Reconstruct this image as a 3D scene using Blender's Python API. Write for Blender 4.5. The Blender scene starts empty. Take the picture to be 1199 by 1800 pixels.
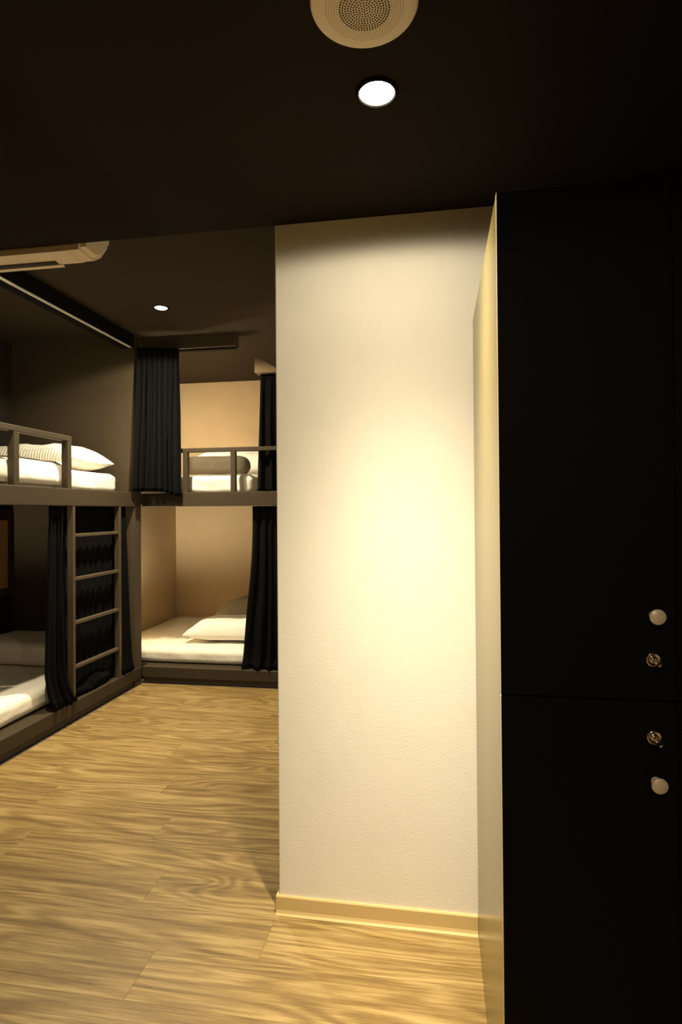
import bpy, bmesh, math, random
from mathutils import Vector, Matrix, noise

random.seed(7)
scene = bpy.context.scene
C = scene.collection
PI = math.pi

# ------------------------------------------------------------------ camera
EYE = 1.35
cam_d = bpy.data.cameras.new('camera')
cam_d.sensor_fit = 'HORIZONTAL'
cam_d.sensor_width = 36.0
cam_d.lens = 1027.0 / 1199.0 * 36.0
cam_d.shift_y = -9.0 / 1199.0
cam_d.clip_start = 0.02
cam = bpy.data.objects.new('camera', cam_d)
C.objects.link(cam)
cam.matrix_world = (Matrix.Translation((0, 0, EYE)) @ Matrix.Rotation(math.radians(9.42), 4, 'Z')
                    @ Matrix.Rotation(math.radians(90.5), 4, 'X') @ Matrix.Rotation(math.radians(-0.42), 4, 'Z'))
scene.camera = cam

# ------------------------------------------------------------------ world, exposure
w = bpy.data.worlds.new('world')
scene.world = w
w.use_nodes = True
w.node_tree.nodes['Background'].inputs[0].default_value = (0.9, 0.7, 0.45, 1)
w.node_tree.nodes['Background'].inputs[1].default_value = 0.0      # closed room: no sky gets in
vs = scene.view_settings
vs.view_transform = 'Standard'
vs.look = 'None'
vs.gamma = 1.0
vs.use_curve_mapping = False
vs.exposure = 2.8
scene.cycles.max_bounces = 10
scene.cycles.diffuse_bounces = 6
scene.cycles.sample_clamp_indirect = 6.0

LAMP_COLOUR = (1.0, 0.86, 0.60)
# downlights: place, power, beam exponent, wide spill, cut-off angle, beam axis, label
DOWNLIGHTS = [
    ((-0.132, 1.349, 2.327), 70.0, 15.0, 0.048, 172, (0.03, 0.12, -0.99), 'recessed round downlight in dark ceiling in front of cream wall'),
    ((-1.847, 3.710, 2.750), 52.0, 5.0, 0.24, 156, (0, 0, -1), 'small recessed downlight in raised ceiling above the bunk corner'),
    ((-2.000, 2.700, 2.750), 32.0, 8.0, 0.20, 156, (0, 0, -1), 'recessed downlight of the raised ceiling just beyond the air conditioner'),
    ((-0.100, -0.900, 2.327), 22.0, 6.0, 0.40, 168, (0, 0, -1), 'recessed downlight of the dark ceiling behind the viewer'),
]

# ------------------------------------------------------------------ materials
def new_mat(name):
    m = bpy.data.materials.new(name)
    m.use_nodes = True
    nt = m.node_tree
    return m, nt, nt.nodes['Principled BSDF']

def nd(nt, kind, **props):
    n = nt.nodes.new(kind)
    for k, v in props.items():
        setattr(n, k, v)
    return n

def noise_bump(nt, b, scale, strength, dist=0.002, detail=4, stretch=None):
    tc = nd(nt, 'ShaderNodeTexCoord')
    nz = nd(nt, 'ShaderNodeTexNoise')
    nz.inputs['Scale'].default_value = scale
    nz.inputs['Detail'].default_value = detail
    if stretch:
        mp = nd(nt, 'ShaderNodeMapping')
        mp.inputs['Scale'].default_value = stretch
        nt.links.new(tc.outputs['Object'], mp.inputs[0])
        nt.links.new(mp.outputs[0], nz.inputs['Vector'])
    else:
        nt.links.new(tc.outputs['Object'], nz.inputs['Vector'])
    bp = nd(nt, 'ShaderNodeBump')
    bp.inputs['Strength'].default_value = strength
    bp.inputs['Distance'].default_value = dist
    nt.links.new(nz.outputs['Fac'], bp.inputs['Height'])
    nt.links.new(bp.outputs[0], b.inputs['Normal'])
    return tc, nz

def plain(name, col, rough=0.6, metallic=0.0, spec=0.5, vary=0.0, vscale=6.0, bump=0.0, bscale=200.0, bdist=0.001, stretch=None):
    m, nt, b = new_mat(name)
    b.inputs['Roughness'].default_value = rough
    b.inputs['Metallic'].default_value = metallic
    b.inputs['Specular IOR Level'].default_value = spec
    tc = nd(nt, 'ShaderNodeTexCoord')
    nz = nd(nt, 'ShaderNodeTexNoise')
    nz.inputs['Scale'].default_value = vscale
    nz.inputs['Detail'].default_value = 3
    nt.links.new(tc.outputs['Object'], nz.inputs['Vector'])
    mx = nd(nt, 'ShaderNodeMix', data_type='RGBA')
    c = Vector(col)
    mx.inputs['A'].default_value = (*(c * (1 - vary)), 1)
    mx.inputs['B'].default_value = (*(c * (1 + vary)), 1)
    nt.links.new(nz.outputs['Fac'], mx.inputs['Factor'])
    nt.links.new(mx.outputs['Result'], b.inputs['Base Color'])
    if bump:
        noise_bump(nt, b, bscale, bump, bdist, 4, stretch)
    return m

M = {}
M['wallpaper'] = plain('cream_wallpaper', (0.77, 0.735, 0.67), 0.75, spec=0.25, vary=0.04, vscale=9, bump=0.5, bscale=190, bdist=0.0014)
M['bunk_cream'] = plain('bunk_cream_wallpaper', (0.6, 0.465, 0.2886), 0.8, spec=0.2, vary=0.07, vscale=5, bump=0.4, bscale=140, bdist=0.0015)
M['taupe_wall'] = plain('taupe_wallpaper', (0.06, 0.04371, 0.02652), 0.85, spec=0.2, vary=0.10, vscale=4, bump=0.4, bscale=140)
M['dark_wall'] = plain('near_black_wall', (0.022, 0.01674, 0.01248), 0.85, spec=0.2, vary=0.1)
M['bulkhead'] = plain('bulkhead_paint', (0.22, 0.1581, 0.0936), 0.8, spec=0.2, vary=0.06)
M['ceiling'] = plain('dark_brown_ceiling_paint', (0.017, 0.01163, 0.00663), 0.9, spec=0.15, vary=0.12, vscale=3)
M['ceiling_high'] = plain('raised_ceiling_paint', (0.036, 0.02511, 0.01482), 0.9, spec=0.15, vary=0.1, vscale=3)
M['bunk_paint'] = plain('bunk_taupe_paint', (0.043, 0.031, 0.0185), 0.6, spec=0.2, vary=0.06, vscale=5, bump=0.15, bscale=60)
M['toe'] = plain('dark_toe_kick', (0.05, 0.0372, 0.02496), 0.7, vary=0.05)
M['ladder'] = plain('ladder_wood_paint', (0.066, 0.049, 0.028), 0.5, spec=0.4, vary=0.08, vscale=12)
M['curtain'] = plain('black_curtain_cloth', (0.0042, 0.0041, 0.0043), 0.95, spec=0.06, vary=0.2, vscale=30, bump=0.4, bscale=500, bdist=0.0006)
M['track'] = plain('aluminium_track', (0.80, 0.76, 0.70), 0.35, metallic=0.3, vary=0.03)
M['track_black'] = plain('black_valance', (0.006, 0.005, 0.0045), 0.9, spec=0.08, vary=0.05)
M['plastic'] = plain('white_plastic', (0.86, 0.74, 0.56), 0.4, spec=0.4, vary=0.02)
M['grille'] = plain('speaker_enamel', (0.86, 0.74, 0.56), 0.55, spec=0.3, vary=0.02)
M['hole'] = plain('speaker_hole_dark', (0.02, 0.012, 0.008), 0.9, vary=0.05)
M['hole_faint'] = plain('speaker_hole_backed', (0.42, 0.34, 0.25), 0.8, vary=0.05)
M['locker'] = plain('matt_black_laminate', (0.0042, 0.0036, 0.0032), 0.6, spec=0.1, vary=0.1, vscale=40, bump=0.05, bscale=300)
M['edge'] = plain('beige_edge_band', (0.62, 0.4836, 0.2964), 0.3, spec=0.5, vary=0.02)
M['laminate'] = plain('beige_glossy_laminate', (0.21, 0.17, 0.062), 0.24, spec=0.22, vary=0.04, vscale=7)
M['chrome'] = plain('chrome', (0.85, 0.80, 0.74), 0.12, metallic=1.0, vary=0.02)
M['knob'] = plain('satin_nickel_knob', (0.86, 0.72, 0.52), 0.4, metallic=0.15, vary=0.03)
M['baseboard'] = plain('beige_vinyl_baseboard', (0.6, 0.4464, 0.2106), 0.32, spec=0.5, vary=0.03)
M['black'] = plain('black_slot', (0.006, 0.005, 0.004), 0.7, vary=0.05)

def cloth_mat(name, col, rough=0.85, waffle=False):
    m, nt, b = new_mat(name)
    b.inputs['Base Color'].default_value = (*col, 1)
    b.inputs['Roughness'].default_value = rough
    b.inputs['Specular IOR Level'].default_value = 0.2
    tc = nd(nt, 'ShaderNodeTexCoord')
    if waffle:
        ch = nd(nt, 'ShaderNodeTexWave', wave_type='BANDS', bands_direction='X')
        ch.inputs['Scale'].default_value = 14
        ch.inputs['Distortion'].default_value = 1.5
        c2 = nd(nt, 'ShaderNodeTexWave', wave_type='BANDS', bands_direction='Y')
        c2.inputs['Scale'].default_value = 14
        c2.inputs['Distortion'].default_value = 1.5
        nt.links.new(tc.outputs['Object'], ch.inputs['Vector'])
        nt.links.new(tc.outputs['Object'], c2.inputs['Vector'])
        mt = nd(nt, 'ShaderNodeMath', operation='ADD')
        nt.links.new(ch.outputs['Fac'], mt.inputs[0])
        nt.links.new(c2.outputs['Fac'], mt.inputs[1])
        out = mt.outputs[0]
        dist, st = 0.004, 0.5
    else:
        nz = nd(nt, 'ShaderNodeTexNoise')
        nz.inputs['Scale'].default_value = 11
        nz.inputs['Detail'].default_value = 5
        nt.links.new(tc.outputs['Object'], nz.inputs['Vector'])
        out = nz.outputs['Fac']
        dist, st = 0.012, 0.6
    bp = nd(nt, 'ShaderNodeBump')
    bp.inputs['Strength'].default_value = st
    bp.inputs['Distance'].default_value = dist
    nt.links.new(out, bp.inputs['Height'])
    nt.links.new(bp.outputs[0], b.inputs['Normal'])
    return m
M['sheet'] = cloth_mat('white_sheet', (0.78, 0.74, 0.64))
M['pillow'] = cloth_mat('white_waffle_pillow', (0.80, 0.77, 0.68), waffle=True)
M['pillow_plain'] = cloth_mat('white_pillow', (0.80, 0.77, 0.68))
M['bolster'] = cloth_mat('grey_bolster_cloth', (0.125, 0.10, 0.068))
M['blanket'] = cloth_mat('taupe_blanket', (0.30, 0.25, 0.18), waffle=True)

def wood_floor():
    m, nt, b = new_mat('oak_vinyl_plank')
    tc = nd(nt, 'ShaderNodeTexCoord')
    oi = nd(nt, 'ShaderNodeObjectInfo')
    ofs = nd(nt, 'ShaderNodeVectorMath', operation='SCALE')
    comb = nd(nt, 'ShaderNodeCombineXYZ')
    nt.links.new(oi.outputs['Random'], comb.inputs[0])
    nt.links.new(oi.outputs['Random'], comb.inputs[1])
    nt.links.new(oi.outputs['Random'], comb.inputs[2])
    nt.links.new(comb.outputs[0], ofs.inputs[0])
    ofs.inputs['Scale'].default_value = 57.0
    add = nd(nt, 'ShaderNodeVectorMath', operation='ADD')
    nt.links.new(tc.outputs['Object'], add.inputs[0])
    nt.links.new(ofs.outputs[0], add.inputs[1])
    def mapped(sx, sy, sc, det, dist=0.0, rough=0.55):
        mp = nd(nt, 'ShaderNodeMapping')
        mp.inputs['Scale'].default_value = (sx, sy, 1)
        nt.links.new(add.outputs[0], mp.inputs[0])
        nz = nd(nt, 'ShaderNodeTexNoise')
        nz.inputs['Scale'].default_value = sc
        nz.inputs['Detail'].default_value = det
        nz.inputs['Roughness'].default_value = rough
        nz.inputs['Distortion'].default_value = dist
        nt.links.new(mp.outputs[0], nz.inputs['Vector'])
        return nz.outputs['Fac']
    broad = mapped(0.85, 5.5, 1.0, 1.2, 0.5)                 # figure of the board: contour lines give cathedrals and knots
    mul = nd(nt, 'ShaderNodeMath', operation='MULTIPLY')
    nt.links.new(broad, mul.inputs[0]); mul.inputs[1].default_value = 80.0
    sn = nd(nt, 'ShaderNodeMath', operation='SINE')
    nt.links.new(mul.outputs[0], sn.inputs[0])
    fine = mapped(5.0, 150.0, 1.0, 6.0, 0.6, 0.75)
    streak = mapped(1.1, 13.0, 1.0, 4.0, 1.2)
    def mad(x, k, y):
        n = nd(nt, 'ShaderNodeMath', operation='MULTIPLY_ADD')
        nt.links.new(x, n.inputs[0]); n.inputs[1].default_value = k
        if isinstance(y, float): n.inputs[2].default_value = y
        else: nt.links.new(y, n.inputs[2])
        return n.outputs[0]
    v = mad(sn.outputs[0], 0.085, -0.16)
    v = mad(fine, 1.05, v)
    v = mad(streak, 0.62, v)
    sepc = nd(nt, 'ShaderNodeSeparateColor')
    nt.links.new(oi.outputs['Color'], sepc.inputs[0])
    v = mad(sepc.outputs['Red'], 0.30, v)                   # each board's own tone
    ramp = nd(nt, 'ShaderNodeValToRGB')
    e = ramp.color_ramp.elements
    e[0].position = 0.42; e[0].color = (0.090, 0.050, 0.015, 1)
    e[1].position = 0.95; e[1].color = (0.36, 0.258, 0.107, 1)
    k = ramp.color_ramp.elements.new(0.70); k.color = (0.210, 0.136, 0.045, 1)
    nt.links.new(v, ramp.inputs[0])
    nt.links.new(ramp.outputs[0], b.inputs['Base Color'])
    b.inputs['Roughness'].default_value = 0.45
    b.inputs['Specular IOR Level'].default_value = 0.35
    bp = nd(nt, 'ShaderNodeBump')
    bp.inputs['Strength'].default_value = 0.35
    bp.inputs['Distance'].default_value = 0.0012
    nt.links.new(v, bp.inputs['Height'])
    nt.links.new(bp.outputs[0], b.inputs['Normal'])
    return m
M['floor'] = wood_floor()

def orange_wood():
    m, nt, b = new_mat('orange_wood_panel')
    tc = nd(nt, 'ShaderNodeTexCoord')
    mp = nd(nt, 'ShaderNodeMapping'); mp.inputs['Scale'].default_value = (1, 2, 40)
    nz = nd(nt, 'ShaderNodeTexNoise'); nz.inputs['Scale'].default_value = 2; nz.inputs['Detail'].default_value = 4
    nt.links.new(tc.outputs['Object'], mp.inputs[0]); nt.links.new(mp.outputs[0], nz.inputs['Vector'])
    r = nd(nt, 'ShaderNodeValToRGB')
    r.color_ramp.elements[0].color = (0.32, 0.13, 0.035, 1); r.color_ramp.elements[1].color = (0.62, 0.30, 0.09, 1)
    nt.links.new(nz.outputs['Fac'], r.inputs[0]); nt.links.new(r.outputs[0], b.inputs['Base Color'])
    b.inputs['Roughness'].default_value = 0.5
    return m
M['orange'] = orange_wood()

def lens_mat():
    m, nt, b = new_mat('lamp_lens')
    b.inputs['Base Color'].default_value = (1, 0.95, 0.85, 1)
    b.inputs['Emission Color'].default_value = (1.0, 0.86, 0.58, 1)
    b.inputs['Emission Strength'].default_value = 14.0
    return m
M['lens'] = lens_mat()

# ------------------------------------------------------------------ helpers
def obj(name, bm, mats, parent=None, loc=(0, 0, 0), smooth=False):
    me = bpy.data.meshes.new(name)
    bmesh.ops.recalc_face_normals(bm, faces=bm.faces[:])
    bm.to_mesh(me); bm.free()
    if smooth:
        for p in me.polygons: p.use_smooth = True
    if not isinstance(mats, (list, tuple)): mats = [mats]
    for mm in mats: me.materials.append(M[mm])
    o = bpy.data.objects.new(name, me)
    C.objects.link(o)
    o.location = loc
    if parent: o.parent = parent
    return o

def tag(o, label, cat, group=None, kind=None):
    o['label'] = label; o['category'] = cat
    if group: o['group'] = group
    if kind: o['kind'] = kind
    return o

def thing(name, label, cat, loc=(0, 0, 0), group=None):
    o = bpy.data.objects.new(name, None)
    o.empty_display_size = 0.1
    C.objects.link(o); o.location = loc
    return tag(o, label, cat, group)

def add_box(bm, x0, x1, y0, y1, z0, z1, bev=0.0, seg=1, mi=0):
    r = bmesh.ops.create_cube(bm, size=1.0)
    vsx = r['verts']
    for v in vsx:
        v.co = Vector((x0 + (v.co.x + .5) * (x1 - x0), y0 + (v.co.y + .5) * (y1 - y0), z0 + (v.co.z + .5) * (z1 - z0)))
    fs = {f for v in vsx for f in v.link_faces}
    for f in fs: f.material_index = mi
    if bev:
        es = list({e for v in vsx for e in v.link_edges})
        bmesh.ops.bevel(bm, geom=es, offset=bev, segments=seg, affect='EDGES', profile=0.5)

def box(name, x0, x1, y0, y1, z0, z1, mat, parent=None, bev=0.0, seg=1):
    bm = bmesh.new()
    # the object's origin at the centre of its foot
    o = Vector(((x0 + x1) / 2, (y0 + y1) / 2, z0))
    add_box(bm, x0 - o.x, x1 - o.x, y0 - o.y, y1 - o.y, 0, z1 - z0, bev, seg)
    ob = obj(name, bm, mat, parent)
    ob.location = o - (parent.location if parent else Vector())
    return ob

def struct(name, x0, x1, y0, y1, z0, z1, mat, label, cat='wall', bev=0.0):
    return tag(box(name, x0, x1, y0, y1, z0, z1, mat, None, bev), label, cat, kind='structure')

def lathe(bm, prof, n=32, axis='Z', mi=0, close=True):
    """prof: list of (radius, height); revolve about axis."""
    rings = []
    for r, h in prof:
        ring = []
        for i in range(n):
            a = 2 * PI * i / n
            c, s = r * math.cos(a), r * math.sin(a)
            p = {'Z': (c, s, h), 'Y': (c, h, s), 'X': (h, c, s)}[axis]
            ring.append(bm.verts.new(p))
        rings.append(ring)
    for a, b in zip(rings, rings[1:]):
        for i in range(n):
            f = bm.faces.new((a[i], a[(i + 1) % n], b[(i + 1) % n], b[i])); f.material_index = mi
    if close:
        f = bm.faces.new(rings[0]); f.material_index = mi
        f = bm.faces.new(rings[-1]); f.material_index = mi

def rounded_slab(bm, sx, sy, sz, r, cuts=22, wr=0.0, seed=0.0, sag=0.0):
    """a soft box (mattress, folded duvet), base at z = 0, centred in x and y."""
    bmesh.ops.create_cube(bm, size=2.0)
    bmesh.ops.subdivide_edges(bm, edges=bm.edges[:], cuts=cuts, use_grid_fill=True)
    hx, hy, hz = sx / 2, sy / 2, sz / 2
    for v in bm.verts:
        # concentrate rows near the edges
        q = Vector([math.copysign(abs(c) ** 0.8, c) for c in v.co])
        p = Vector((q.x * hx, q.y * hy, q.z * hz))
        inner = Vector((max(-hx + r, min(hx - r, p.x)), max(-hy + r, min(hy - r, p.y)), max(-hz + r, min(hz - r, p.z))))
        d = p - inner
        if d.length > 1e-6: p = inner + d.normalized() * r
        if wr:
            n1 = noise.noise(Vector((p.x * 3.1 + seed, p.y * 3.3, p.z * 4)))
            n2 = noise.noise(Vector((p.x * 11 + seed, p.y * 9 + 3, p.z * 16)))
            # tucked folds running down the flanks
            n3 = noise.noise(Vector((p.x * 9 + p.z * 12 + seed, p.y * 9 + p.z * 10, 0.5)))
            top = max(0.0, p.z / hz)
            nrm = d.normalized() if d.length > 1e-6 else Vector((0, 0, 1))
            side = 1 - abs(nrm.z)
            p += nrm * (wr * (0.8 * n1 + 0.45 * n2) + side * wr * 0.9 * n3)
            if p.z < -hz: p.z = -hz
        v.co = p + Vector((0, 0, hz))

def soft(name, label, cat, x0, x1, y0, y1, z0, z1, mat, r=0.05, wr=0.006, seed=0.0, cuts=24, group=None):
    bm = bmesh.new()
    rounded_slab(bm, x1 - x0, y1 - y0, z1 - z0, r, cuts, wr, seed)
    o = obj(name, bm, mat, None, ((x0 + x1) / 2, (y0 + y1) / 2, z0), True)
    return tag(o, label, cat, group)

def pillow_mesh(a, b, t, seed=0.0, n=34, flat=0.35):
    bm = bmesh.new()
    top, bot = {}, {}
    for i in range(n + 1):
        for j in range(n + 1):
            u, v = -1 + 2 * i / n, -1 + 2 * j / n
            u = math.sin(u * PI / 2); v = math.sin(v * PI / 2)
            x = a * u * (1 - 0.07 * (1 - v * v) * (u * u)) ; y = b * v * (1 - 0.10 * (1 - u * u) * (v * v))
            th = ((1 - u ** 4) * (1 - v ** 4)) ** 0.55
            wv = noise.noise(Vector((x * 7 + seed, y * 7, 1.0))) * 0.12 + noise.noise(Vector((x * 18 + seed, y * 15, 2.0))) * 0.05
            edge = i in (0, n) or j in (0, n)
            h = t * th * (1 + wv)
            zc = t * flat
            tv = bm.verts.new((x, y, zc + h * (1 - flat)))
            top[i, j] = tv
            bot[i, j] = tv if edge else bm.verts.new((x, y, zc - h * flat))
    for i in range(n):
        for j in range(n):
            bm.faces.new((top[i, j], top[i + 1, j], top[i + 1, j + 1], top[i, j + 1]))
            q = (bot[i, j], bot[i, j + 1], bot[i + 1, j + 1], bot[i + 1, j])
            bm.faces.new(q)
    return bm

def pillow(label, loc, a, b, t, mat, rotz=0.0, tilt=(0, 0), seed=0.0, cat='pillow', name='pillow', flat=0.35, group=None):
    o = obj(name, pillow_mesh(a, b, t, seed, flat=flat), mat, None, loc, True)
    o.rotation_euler = (tilt[0], tilt[1], rotz)
    return tag(o, label, cat, group)

def curtain(label, p_top, p_bot, z1, z0, folds, amp, seed=0.0, name='curtain', header=0.05, drape=None, group=None, gather=0.55, slant=0.0):
    """a gathered cloth between plan points p_top = (A, B) above and p_bot = (A, B) below."""
    A1, B1 = Vector(p_top[0]), Vector(p_top[1])
    A0, B0 = Vector(p_bot[0]), Vector(p_bot[1])
    nu, nv = folds * 10, 34
    def point(u, v):
        s = v ** 1.3                                   # v = 0 at the top
        A, B = A1.lerp(A0, s), B1.lerp(B0, s)
        d = (B - A); L = d.length; d.normalize()
        nrm = Vector((d.y, -d.x))
        uu = u + 0.35 / folds * noise.noise(Vector((u * folds * .8 + seed, v * 1.2, 0.3)))
        uu = min(1, max(0, uu))
        ph = 2 * PI * folds * u + 1.1 * noise.noise(Vector((u * 3 + seed, v * 1.7, 5.0)))
        am = amp * (gather + (1 - gather) * v) * (0.75 + 0.6 * noise.noise(Vector((u * 5 + seed, v * 0.8, 9.0))))
        if v < 0.06: am *= 0.6
        off = am * math.sin(ph) + 0.25 * am * math.sin(2.3 * ph + seed)
        p = A + d * (uu * L) + nrm * off
        z = z1 + (z0 + slant * max(0.0, u - 0.55) - z1) * v
        if drape and v > drape[0]:                     # the hem breaks over the edge below
            k = (v - drape[0]) / (1 - drape[0])
            p += Vector(drape[1]) * (k * k) + nrm * (0.012 * k * noise.noise(Vector((u * 9 + seed, k * 2, 2))))
            z += drape[2] * k * k * (0.7 + 0.6 * noise.noise(Vector((u * 6 + seed, 1, 2))))
        return Vector((p.x, p.y, z))
    org = Vector(((A0.x + B0.x) / 2, (A0.y + B0.y) / 2, z0))
    def sheet(v0, v1, rows, push):
        bm = bmesh.new()
        grid = [[bm.verts.new(point(i / nu, v0 + (v1 - v0) * j / rows) - org) for i in range(nu + 1)] for j in range(rows + 1)]
        for j in range(rows):
            for i in range(nu):
                bm.faces.new((grid[j][i], grid[j][i + 1], grid[j + 1][i + 1], grid[j + 1][i]))
        bmesh.ops.recalc_face_normals(bm, faces=bm.faces[:])
        g = bmesh.ops.solidify(bm, geom=bm.faces[:], thickness=push)
        return bm
    o = obj(name, sheet(0, 1, nv, 0.003), 'curtain', None, org, True)
    tag(o, label, 'curtain', group)
    if header:
        h = obj('header_tape', sheet(0.0, header, 2, 0.007), 'curtain', o, (0, 0, 0), True)
    return o

# ------------------------------------------------------------------ key dimensions (metres)
SOFFIT, HIGH = 2.327, 2.75
WALL_Y = 1.92            # face of the cream wall
WALL_X = -0.540          # its free corner
LOCK_X, LOCK_Y, LOCK_H = 0.1155, 1.150, 1.962
LEFT_X = -2.340          # front plane of the bunks along the left
FAR_Y = 4.350            # front plane of the bunks at the far end
LIP, FAS0, FAS1 = 0.130, 1.403, 1.514

# ------------------------------------------------------------------ the room shell
floor = struct('floor', -3.55, 1.75, -1.65, 6.1, -0.10, -0.004, 'toe', 'light brown oak look plank floor', 'floor')
PW, PL = 0.19, 1.22
row0 = 1.700
k0 = int((-1.6 - row0) / PW) - 1
plank_meshes = {}
def plank(x0, x1, y0, y1, k):
    g = 0.0002
    key = (round(x1 - x0, 4), round(y1 - y0, 4))
    if key not in plank_meshes:
        bm = bmesh.new()
        hx, hy = key[0] / 2 - g, key[1] / 2 - g
        add_box(bm, -hx, hx, -hy, hy, 0, 0.004)
        te = [e for e in bm.edges if all(v.co.z > 0.003 for v in e.verts)]
        bmesh.ops.bevel(bm, geom=te, offset=0.0004, segments=1, affect='EDGES')
        me = bpy.data.meshes.new('floor_plank'); bm.to_mesh(me); bm.free()
        me.materials.append(M['floor'])
        plank_meshes[key] = me
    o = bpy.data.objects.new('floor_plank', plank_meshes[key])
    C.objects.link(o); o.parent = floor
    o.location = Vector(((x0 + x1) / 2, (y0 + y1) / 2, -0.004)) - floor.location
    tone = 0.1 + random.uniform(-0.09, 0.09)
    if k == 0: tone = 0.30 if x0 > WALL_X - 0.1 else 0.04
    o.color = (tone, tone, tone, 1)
for k in range(k0, 20):
    y0, y1 = row0 + k * PW, row0 + (k + 1) * PW
    y0, y1 = max(y0, -1.6), min(y1, FAR_Y - 0.012)
    if y1 - y0 < 0.02: continue
    xmax = WALL_X - 0.02 if y0 > WALL_Y - 0.03 else 1.65
    start = WALL_X - 0.006 - 4 * PL if k == 0 else -4.0 + (k * 0.437 % 1.0) * PL - PL
    x = start
    while x < xmax:
        a, b_ = max(x, LEFT_X + 0.012 if y1 > 2.25 else -2.4), min(x + PL, xmax)
        if b_ - a > 0.03: plank(a, b_, y0, y1, k)
        x += PL

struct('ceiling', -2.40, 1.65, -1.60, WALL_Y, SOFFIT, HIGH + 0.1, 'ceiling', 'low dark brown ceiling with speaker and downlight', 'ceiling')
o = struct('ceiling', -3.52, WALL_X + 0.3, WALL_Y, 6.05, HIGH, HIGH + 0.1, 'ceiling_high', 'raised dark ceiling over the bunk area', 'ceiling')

# cream wall: end face towards the viewer and the flank along the room
bm = bmesh.new()
add_box(bm, WALL_X, 1.65, WALL_Y, WALL_Y + 0.12, 0, HIGH, 0.003)
add_box(bm, WALL_X, WALL_X + 0.16, WALL_Y + 0.1, 5.95, 0, HIGH)
tag(obj('wall_right', bm, 'wallpaper'), 'tall cream textured wall lit by the downlight', 'wall', kind='structure')
struct('wall_left', -3.52, -3.42, 2.20, 4.25, 0, HIGH, 'dark_wall', 'near black back wall inside the left bunks')
struct('wall_partition', -3.52, LEFT_X - 0.005, 4.25, FAR_Y, 0, HIGH, 'taupe_wall', 'taupe end wall of the left bunks with narrow corner post')
struct('wall_partition', -3.52, LEFT_X, 2.08, 2.20, 0, HIGH, 'taupe_wall', 'taupe end wall at the near end of the left bunks')
struct('wall_back', -2.90, WALL_X, 5.95, 6.05, 0, HIGH, 'bunk_cream', 'cream back wall inside the far bunks')
struct('wall_bunk', -2.90, -2.80, FAR_Y, 5.95, 0, HIGH, 'bunk_cream', 'cream side wall inside the far bunks')
struct('wall_corridor', -2.50, -2.40, -1.60, 2.08, 0, HIGH, 'bulkhead', 'taupe corridor wall to the left of the viewer')
struct('wall_front', -2.50, 1.75, -1.70, -1.60, 0, HIGH, 'bulkhead', 'taupe corridor wall behind the viewer')
struct('wall_corridor', 1.65, 1.75, -1.60, WALL_Y + 0.12, 0, HIGH, 'dark_wall', 'dark corridor wall to the right of the lockers')
bm = bmesh.new()
sec = [(-1.40, 2.44), (WALL_X, 2.44), (WALL_X, 2.452), (-1.21, 2.462), (-1.40, 2.567)]
va = [bm.verts.new((x, FAR_Y + 0.02, z)) for x, z in sec]
vb = [bm.verts.new((x, FAR_Y + 0.12, z)) for x, z in sec]
for i in range(5): bm.faces.new((va[i], va[(i + 1) % 5], vb[(i + 1) % 5], vb[i]))
bm.faces.new(va); bm.faces.new(vb)
tag(obj('trim_1', bm, 'bulkhead'), 'short cream bulkhead over the right end of the far bunk', 'trim', kind='structure')

# vinyl cove baseboard of the cream wall
bm = bmesh.new()
prof = [(0, 0.062), (-0.006, 0.062), (-0.0085, 0.058), (-0.0085, 0.050), (-0.0085, 0.016), (-0.011, 0.007), (-0.017, 0.001), (0, 0.0)]
xa, xb = WALL_X - 0.0085, LOCK_X - 0.001
va = [bm.verts.new((xa, WALL_Y + y, z)) for y, z in prof]
vb = [bm.verts.new((xb, WALL_Y + y, z)) for y, z in prof]
n = len(prof)
for i in range(n):
    bm.faces.new((va[i], va[(i + 1) % n], vb[(i + 1) % n], vb[i]))
bm.faces.new(va); bm.faces.new(vb)
add_box(bm, WALL_X - 0.0085, WALL_X - 0.0001, WALL_Y, FAR_Y - 0.02, 0, 0.062, 0.001)
tag(obj('baseboard_right', bm, 'baseboard'), 'glossy beige vinyl baseboard at the foot of the cream wall', 'baseboard', kind='structure')

# ------------------------------------------------------------------ downlights
def lamp_profile(light, expo, spill, axis):
    """candela curve of a reflector lamp: a beam plus a weak wide spill (an IES curve written as nodes)."""
    light.use_nodes = True
    nt = light.node_tree
    em = nt.nodes['Emission']
    g = nd(nt, 'ShaderNodeNewGeometry')
    dt = nd(nt, 'ShaderNodeVectorMath', operation='DOT_PRODUCT')
    nt.links.new(g.outputs['Incoming'], dt.inputs[0])
    dt.inputs[1].default_value = Vector(axis).normalized()
    ab = nd(nt, 'ShaderNodeMath', operation='ABSOLUTE')
    nt.links.new(dt.outputs['Value'], ab.inputs[0])
    pw = nd(nt, 'ShaderNodeMath', operation='POWER')
    nt.links.new(ab.outputs[0], pw.inputs[0]); pw.inputs[1].default_value = expo
    sq = nd(nt, 'ShaderNodeMath', operation='SQRT')
    nt.links.new(ab.outputs[0], sq.inputs[0])
    md = nd(nt, 'ShaderNodeMath', operation='MULTIPLY_ADD')
    nt.links.new(sq.outputs[0], md.inputs[0]); md.inputs[1].default_value = spill
    nt.links.new(pw.outputs[0], md.inputs[2])
    nt.links.new(md.outputs[0], em.inputs['Strength'])

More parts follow.
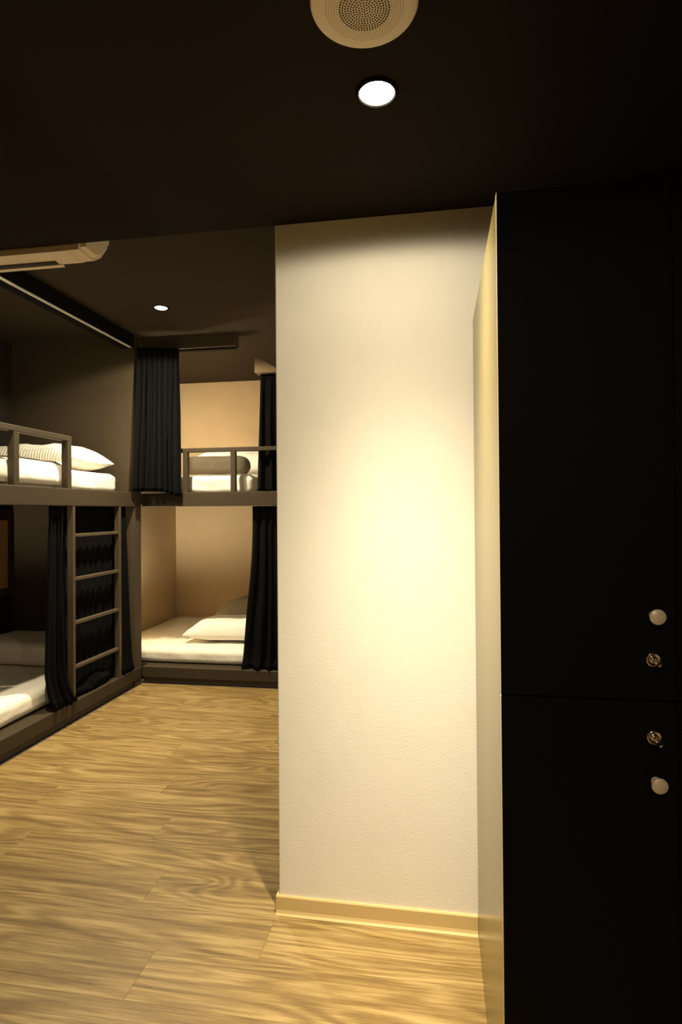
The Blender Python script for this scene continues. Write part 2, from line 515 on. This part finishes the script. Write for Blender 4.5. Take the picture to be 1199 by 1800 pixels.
def downlight(loc, power, expo, spill, cut, axis, label):
    t = thing('downlight', label, 'downlight', loc, 'ceiling downlights')
    bm = bmesh.new()
    lathe(bm, [(0.041, 0.0), (0.041, -0.004), (0.044, -0.007), (0.049, -0.005), (0.051, -0.0002), (0.051, 0.0)], 40, close=False)
    obj('trim_ring', bm, 'track_black', t, smooth=True)
    bm = bmesh.new()
    lathe(bm, [(0.0405, -0.0005), (0.0405, -0.0025), (0.030, -0.0035), (0.012, -0.004)], 40)
    obj('lens', bm, 'lens', t, smooth=True)
    l = bpy.data.lights.new('downlight_lamp', 'SPOT')
    l.energy = power
    l.color = LAMP_COLOUR
    l.spot_size = math.radians(cut); l.spot_blend = 0.15
    l.shadow_soft_size = 0.03
    lamp_profile(l, expo, spill, axis)
    lo = bpy.data.objects.new('lamp', l)
    C.objects.link(lo); lo.parent = t
    lo.location = (0, 0, -0.035)
    return t
for spec in DOWNLIGHTS:
    downlight(*spec)

# ------------------------------------------------------------------ ceiling speaker
sp = thing('ceiling_speaker', 'round beige perforated ceiling speaker at the top of the picture', 'speaker', (-0.131, 1.106, SOFFIT))
bm = bmesh.new()
lathe(bm, [(0.104, 0.0), (0.104, -0.003), (0.102, -0.007), (0.098, -0.009), (0.085, -0.0115), (0.05, -0.0135), (0.015, -0.014)], 64)
obj('grille', bm, 'grille', sp, smooth=True)
def holes(name, rings, mat, r):
    bm = bmesh.new()
    for R_, cnt in rings:
        for i in range(cnt):
            a = 2 * PI * (i + 0.5 * (int(R_ * 1000) % 2)) / cnt
            x, y = R_ * math.cos(a), R_ * math.sin(a)
            zz = -0.0142 + 0.0 if R_ < 0.05 else -0.0137 + (R_ - 0.05) * 0.058
            c = [bm.verts.new((x + r * math.cos(t), y + r * math.sin(t), zz - 0.0002)) for t in [PI / 4 * q for q in range(8)]]
            d = [bm.verts.new((x + r * math.cos(t), y + r * math.sin(t), zz + 0.002)) for t in [PI / 4 * q for q in range(8)]]
            bm.faces.new(c)
            for q in range(8): bm.faces.new((c[q], c[(q + 1) % 8], d[(q + 1) % 8], d[q]))
    h = obj(name, bm, mat, sp)
    h['kind'] = 'stuff'
holes('perforation', [(0.0053 * k, max(1, round(6.0 * k))) for k in range(0, 10)], 'hole', 0.00165)
holes('outer_perforation', [(0.0053 * k, round(6.0 * k)) for k in range(10, 15)], 'hole_faint', 0.0011)

# ------------------------------------------------------------------ air conditioner behind the low ceiling
ac = thing('air_conditioner', 'beige split air conditioner seen from below behind the low ceiling edge', 'air conditioner', (-1.75, 1.93, 2.31))
def extrude_x(bm, prof, xa, xb, mi=0):
    a = [bm.verts.new((xa, y, z)) for y, z in prof]
    b = [bm.verts.new((xb, y, z)) for y, z in prof]
    n = len(prof)
    for i in range(n):
        f = bm.faces.new((a[i], a[(i + 1) % n], b[(i + 1) % n], b[i])); f.material_index = mi
    bm.faces.new(a); bm.faces.new(b)
prof = [(0.0, 0.0), (0.085, -0.004), (0.105, 0.0), (0.150, 0.030), (0.195, 0.085), (0.205, 0.14), (0.205, 0.26), (0.19, 0.28), (0.0, 0.28)]
bm = bmesh.new(); extrude_x(bm, prof, -0.44, 0.42)
obj('body', bm, 'plastic', ac)
bm = bmesh.new()
cap = [(y * 0.96 + 0.004, z * 0.985 + 0.003) for y, z in prof]
extrude_x(bm, cap, 0.42, 0.485)
bmesh.ops.bevel(bm, geom=[e for e in bm.edges if all(v.co.x > 0.48 for v in e.verts)], offset=0.018, segments=3, affect='EDGES')
obj('end_cap', bm, 'plastic', ac)
bm = bmesh.new(); add_box(bm, -0.42, 0.33, 0.066, 0.088, -0.0062, 0.02)
obj('air_outlet', bm, 'black', ac)
bm = bmesh.new(); add_box(bm, -0.42, 0.34, 0.090, 0.112, -0.0085, -0.0040, 0.001)
obj('louver', bm, 'plastic', ac)

# ------------------------------------------------------------------ bunks: the left pair and the far pair
def bunk_left():
    t = thing('bunk_bed', 'taupe built-in double-deck bunk along the left side', 'bunk bed', (LEFT_X, 3.2, 0))
    y0, y1 = 2.205, 4.245
    xb = -3.415
    def p(name, *a, **k): return box(name, *a, parent=t, **k)
    p('toe_kick', LEFT_X - 0.05, LEFT_X - 0.02, y0, y1, 0.0, 0.045, 'toe')
    p('platform_lip', LEFT_X - 0.10, LEFT_X, y0, y1 + 0.10, 0.045, LIP, 'bunk_paint', bev=0.003)
    p('lower_deck', xb, LEFT_X - 0.10, y0, y1, 0.045, LIP, 'bunk_paint')
    p('fascia', LEFT_X - 0.035, LEFT_X, y0, y1 + 0.10, FAS0, FAS1, 'bunk_paint', bev=0.003)
    p('upper_deck', xb, LEFT_X - 0.035, y0, y1, FAS0 + 0.02, FAS1 - 0.015, 'bunk_paint')
    rail = p('guard_rail', LEFT_X - 0.045, LEFT_X - 0.002, y0, 3.455, 1.818, 1.853, 'bunk_paint', bev=0.003)
    for y in (3.43, 2.95, 2.47):
        q = box('rail_post', LEFT_X - 0.045, LEFT_X - 0.002, y - 0.022, y + 0.022, FAS1, 1.818, 'bunk_paint', None, bev=0.002)
        q.parent = rail; q.location = q.location - (rail.location + t.location)
    return t
bunk_left()

def bunk_far():
    t = thing('bunk_bed', 'taupe built-in double-deck bunk across the far end', 'bunk bed', (-1.7, FAR_Y, 0))
    x0, x1 = LEFT_X + 0.002, WALL_X - 0.01
    def p(name, *a, **k): return box(name, *a, parent=t, **k)
    p('toe_kick', x0, x1, FAR_Y + 0.02, FAR_Y + 0.05, 0.0, 0.045, 'toe')
    p('platform_lip', x0, x1, FAR_Y, FAR_Y + 0.10, 0.045, LIP, 'bunk_paint', bev=0.003)
    p('lower_deck', -2.795, x1, FAR_Y + 0.10, 5.945, 0.045, LIP, 'bunk_paint')
    p('fascia', x0, x1, FAR_Y, FAR_Y + 0.035, FAS0, FAS1, 'bunk_paint', bev=0.003)
    p('upper_deck', -2.795, x1, FAR_Y + 0.035, 5.945, FAS0 + 0.02, FAS1 - 0.015, 'bunk_paint')
    rail = p('guard_rail', -2.02, x1, FAR_Y + 0.002, FAR_Y + 0.042, 1.830, 1.862, 'bunk_paint', bev=0.003)
    for x in (-1.97, -1.575, -1.18, -0.785):
        q = box('rail_post', x - 0.02, x + 0.02, FAR_Y + 0.002, FAR_Y + 0.042, FAS1, 1.830, 'bunk_paint', None, bev=0.002)
        q.parent = rail; q.location = q.location - (rail.location + t.location)
    return t
bunk_far()

# ladder
ld = thing('ladder', 'taupe wooden ladder with four rungs on the left bunk', 'ladder', (LEFT_X - 0.02, 3.73, LIP))
for y in (3.475, 4.035):
    box('stile', LEFT_X - 0.044, LEFT_X - 0.001, y - 0.0125, y + 0.0125, LIP, FAS0, 'ladder', ld, bev=0.002)
for z in (1.208, 0.922, 0.635, 0.345):
    box('rung', LEFT_X - 0.038, LEFT_X - 0.006, 3.488, 4.022, z - 0.011, z + 0.011, 'ladder', ld, bev=0.004, seg=2)

# curtain tracks under the raised ceiling
t = thing('curtain_track', 'black valance with bright aluminium track above the left bunk', 'curtain track', (LEFT_X, 3.2, HIGH))
box('valance', LEFT_X - 0.10, LEFT_X, 2.205, 4.24, 2.645, HIGH, 'track_black', t)
box('track_rail', LEFT_X - 0.014, LEFT_X + 0.003, 2.205, 4.20, 2.637, 2.6445, 'track', t)
t = thing('curtain_track', 'brown valance of the curtain track above the far bunk', 'curtain track', (-2.0, FAR_Y, HIGH))
box('valance', LEFT_X + 0.004, -1.55, FAR_Y - 0.01, FAR_Y + 0.085, 2.652, HIGH, 'taupe_wall', t)
box('track_rail', LEFT_X + 0.004, -1.555, FAR_Y + 0.02, FAR_Y + 0.06, 2.640, 2.6515, 'track_black', t)

# ------------------------------------------------------------------ bedding
G = 'white mattresses in the bunks'
soft('mattress', 'white sheeted mattress of the upper left bunk', 'mattress', -3.38, -2.43, 2.24, 4.16, FAS1 - 0.014, 1.652, 'sheet', 0.05, 0.006, 1.0, group=G)
# duvet drawn over the mattress and hanging over its front edge
bm = bmesh.new()
sec = [(-3.30, 1.668), (-3.0, 1.672), (-2.7, 1.674), (-2.50, 1.673), (-2.44, 1.668), (-2.412, 1.650), (-2.400, 1.620), (-2.396, 1.58), (-2.396, 1.535)]
rows = 44
grid = []
for j in range(rows + 1):
    y = 2.28 + (3.545 - 2.28) * j / rows
    row = []
    for i, (x, z) in enumerate(sec):
        e = max(0.0, (y - 3.46) / 0.085)
        dz = 0.012 * noise.noise(Vector((x * 5, y * 6, 3))) + 0.006 * noise.noise(Vector((x * 13, y * 11, 1)))
        hang = i >= 6
        row.append(bm.verts.new((x + (abs(dz) * 0.6 if hang else 0), y - (0.05 * e * e * (i / 8) ** 2), z + (0.010 if not hang else 0) + (0 if hang else dz * 0.6) - 0.012 * e * e)))
    grid.append(row)
for j in range(rows):
    for i in range(len(sec) - 1):
        bm.faces.new((grid[j][i], grid[j][i + 1], grid[j + 1][i + 1], grid[j + 1][i]))
bmesh.ops.recalc_face_normals(bm, faces=bm.faces[:])
bmesh.ops.solidify(bm, geom=bm.faces[:], thickness=-0.010)
tag(obj('duvet', bm, 'sheet', smooth=True), 'white duvet drawn over the edge of the upper left mattress', 'duvet')
pillow('large white quilted pillow on the upper left bunk', (-2.93, 3.955, 1.664), 0.45, 0.24, 0.20, 'pillow', 0.0, (0.0, 0.0), 3.0)
soft('mattress', 'white sheeted mattress of the lower left bunk', 'mattress', -3.38, -2.442, 2.24, 4.20, LIP + 0.001, 0.265, 'sheet', 0.05, 0.007, 11.0, group=G)
soft('folded_blanket', 'folded cream blanket at the end of the lower left bunk', 'blanket', -3.36, -2.48, 3.70, 4.19, 0.275, 0.435, 'sheet', 0.06, 0.008, 17.0)
soft('mattress', 'white sheeted mattress of the lower far bunk', 'mattress', -2.78, -0.60, 4.46, 5.93, LIP + 0.001, 0.252, 'sheet', 0.045, 0.008, 21.0, cuts=30, group=G)
pillow('bright white pillow on the lower far bunk beside the black curtain', (-1.72, 4.89, 0.266), 0.42, 0.25, 0.175, 'pillow_plain', 0.06, (0, 0), 8.0)
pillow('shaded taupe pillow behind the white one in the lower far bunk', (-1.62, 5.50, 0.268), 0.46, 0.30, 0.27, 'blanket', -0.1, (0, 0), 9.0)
soft('mattress', 'white sheeted mattress of the upper far bunk', 'mattress', -2.75, -1.46, 4.47, 5.90, FAS1 - 0.014, 1.662, 'sheet', 0.05, 0.009, 31.0, cuts=30, group=G)
soft('bolster', 'grey bolster pillow on the upper far bunk', 'bolster', -2.17, -1.60, 4.70, 4.92, 1.672, 1.835, 'bolster', 0.072, 0.006, 12.0)
pillow('white pillow behind the grey bolster in the upper far bunk', (-1.86, 5.30, 1.678), 0.42, 0.24, 0.26, 'pillow_plain', 0.05, (0, 0), 14.0)

# ------------------------------------------------------------------ curtains
cx = LEFT_X - 0.055
curtain('black curtain gathered left of the ladder in the lower left bunk', ((cx, 3.30), (cx, 3.43)), ((cx, 3.235), (cx + 0.005, 3.465)),
        FAS0 - 0.002, LIP + 0.012, 4, 0.028, 1.0, drape=(0.82, (0.055, 0.03), -0.004))
cb = curtain('black curtain hanging behind the ladder in the lower left bunk', ((cx - 0.022, 3.47), (cx - 0.022, 4.10)), ((cx - 0.022, 3.47), (cx - 0.022, 4.08)),
        FAS0 - 0.002, LIP + 0.012, 8, 0.011, 4.0)
# its hem lies crumpled on the platform edge
bm = bmesh.new()
bmesh.ops.create_icosphere(bm, subdivisions=4, radius=1.0)
for v in bm.verts:
    p = v.co.copy()
    k = 1 + 0.55 * noise.noise(p * 1.6 + Vector((3, 1, 0))) + 0.30 * abs(noise.noise(p * 4.5)) + 0.14 * noise.noise(p * 10)
    v.co = Vector((p.x * 0.030 * k, p.y * 0.175 * k, max(-0.044, p.z * 0.060 * k)))
h = obj('crumpled_hem', bm, 'curtain', cb, smooth=True)
h.location = Vector((LEFT_X - 0.048, 3.755, LIP + 0.046)) - cb.location
curtain('black curtain right of the ladder by the bunk corner post', ((cx + 0.020, 4.065), (cx + 0.020, 4.17)), ((cx + 0.032, 4.075), (cx + 0.032, 4.235)),
        FAS0 - 0.002, LIP + 0.012, 3, 0.018, 8.0, drape=(0.9, (0.02, 0.0), -0.003))
curtain('long dark pleated curtain tied at the corner of the upper bunks', ((LEFT_X + 0.045, 4.205), (-1.985, FAR_Y - 0.040)), ((LEFT_X + 0.015, 4.195), (-1.975, FAR_Y - 0.055)),
        2.640, 1.520, 8, 0.028, 12.0, header=0.06, slant=-0.10)
curtain('black curtain at the right end of the upper far bunk', ((-1.37, FAR_Y + 0.07), (-0.95, FAR_Y + 0.07)), ((-1.405, FAR_Y + 0.085), (-0.90, FAR_Y + 0.085)),
        2.438, FAS1 + 0.004, 6, 0.024, 15.0)
curtain('black curtain at the right end of the lower far bunk', ((-1.44, FAR_Y + 0.07), (-0.95, FAR_Y + 0.07)), ((-1.52, FAR_Y + 0.045), (-0.85, FAR_Y + 0.045)),
        FAS0 - 0.002, LIP + 0.012, 7, 0.030, 19.0, drape=(0.92, (0.0, -0.03), -0.004))

# reading lamps inside the bunks
def reading_lamp(loc, power, label, up=True):
    t = thing('reading_lamp', label, 'lamp', loc, 'reading lamps in the bunks')
    k = 1 if up else -1
    bm = bmesh.new(); lathe(bm, [(0.028, 0.0), (0.028, 0.008), (0.020, 0.014)], 24, 'X'); obj('wall_plate', bm, 'track_black', t, smooth=True)
    bm = bmesh.new(); lathe(bm, [(0.006, 0.012), (0.006, 0.07)], 12, 'X'); obj('arm', bm, 'track', t, smooth=True)
    bm = bmesh.new(); lathe(bm, [(0.010, -0.045 * k), (0.022, -0.035 * k), (0.034, 0.02 * k), (0.031, 0.02 * k), (0.020, -0.030 * k), (0.006, -0.034 * k)], 24, 'Z', close=False)
    obj('shade', bm, 'track_black', t, (0.085, 0, 0), True)
    l = bpy.data.lights.new('reading_lamp_bulb', 'SPOT' if up else 'POINT')
    l.energy = power; l.color = LAMP_COLOUR; l.shadow_soft_size = 0.02
    if up: l.spot_size = math.radians(178); l.spot_blend = 0.5; l.shadow_soft_size = 0.03
    lo = bpy.data.objects.new('lamp', l); C.objects.link(lo); lo.parent = t
    lo.location = (0.085, 0, 0.03 if up else -0.045)
    if up: lo.rotation_euler = (PI, 0, 0)
    return t
reading_lamp((-2.80, 4.62, 2.02), 8.0, 'small black reading lamp in the upper far bunk behind the corner curtain', False)
reading_lamp((-2.80, 4.52, 0.47), 11.0, 'small black uplight in the lower far bunk behind the corner post')
reading_lamp((-3.42, 3.10, 0.72), 4.5, 'small black uplight on the back wall of the lower left bunk')

# wooden wall panel inside the lower left bunk
wp = thing('wall_panel', 'orange wooden panel in a dark frame inside the lower left bunk', 'panel', (-3.42, 3.95, 0.72))
box('panel', -3.412, -3.395, 3.45, 4.175, 0.765, 1.305, 'orange', wp, bev=0.002)
box('frame', -3.4195, -3.412, 3.35, 4.24, 0.70, 1.39, 'toe', wp)

# ------------------------------------------------------------------ lockers
def locker(x0, width, label, edge='edge'):
    t = thing('locker', label, 'locker', (x0, LOCK_Y, 0), 'black lockers')
    x1 = x0 + width
    yd = LOCK_Y + 0.018
    yb = WALL_Y - 0.004
    def p(name, *a, **k): return box(name, *a, parent=t, **k)
    p('side_panel', x0, x0 + 0.016, yd + 0.002, yb, 0.0, LOCK_H, 'laminate', bev=0.0008)
    p('side_panel', x1 - 0.016, x1, yd + 0.002, yb, 0.0, LOCK_H, 'laminate', bev=0.0008)
    p('carcass', x0 + 0.016, x1 - 0.016, yd + 0.004, yb, 0.05, LOCK_H - 0.002, 'locker')
    p('plinth', x0 + 0.016, x1 - 0.016, yd + 0.03, yd + 0.05, 0.0, 0.05, 'locker')
    for z0, z1, up in ((0.055, 0.9985, False), (1.0015, LOCK_H, True)):
        bm = bmesh.new()
        add_box(bm, 0, width - 0.0015, 0, 0.018, 0, z1 - z0, 0.0006, 1)
        for f in bm.faces:
            f.material_index = 1 if f.normal.x < -0.6 else 0
        d = obj('door', bm, ['locker', edge], t, (0, 0, z0))
        # turned knob: foot, neck and flat cap
        kx = 0.2725
        kz, lz = (1.157, 1.076) if up else (0.8545, 0.9345)
        bm = bmesh.new()
        lathe(bm, [(0.0085, 0.0), (0.0085, -0.002), (0.0062, -0.004), (0.0055, -0.012), (0.0065, -0.016), (0.0125, -0.0175), (0.0140, -0.0190), (0.0140, -0.0215), (0.0132, -0.0225)], 36, 'Y')
        obj('knob', bm, 'knob', d, (kx, 0, kz - z0), True)
        bm = bmesh.new()
        lathe(bm, [(0.0135, 0.0), (0.0135, -0.002), (0.0118, -0.0042), (0.0100, -0.0042), (0.0096, -0.0022), (0.0050, -0.0022), (0.0048, -0.0032)], 36, 'Y')
        obj('cam_lock', bm, 'chrome', d, (kx - 0.002, 0, lz - z0), True)
        bm = bmesh.new()
        add_box(bm, -0.0010, 0.0010, -0.021, -0.0025, -0.0038, 0.0038, 0.0004)
        lathe_bm = bmesh.new()
        lathe(lathe_bm, [(0.0105, -0.0011), (0.0105, 0.0011)], 20, 'X')
        me = bpy.data.meshes.new('tmp'); lathe_bm.to_mesh(me); lathe_bm.free()
        me.transform(Matrix.Translation((0, -0.029, 0)) @ Matrix.Diagonal((1, 1.0, 0.72, 1)))
        bm.from_mesh(me); bpy.data.meshes.remove(me)
        ko = obj('key', bm, 'chrome', d, (kx - 0.002, 0, lz - z0))
        ko.rotation_euler = (0, math.radians(38), 0)
    return t
locker(LOCK_X, 0.312, 'matt black two-door locker with beige glossy side beside the cream wall')
locker(LOCK_X + 0.312, 0.312, 'second black locker at the right edge of the picture', 'locker')
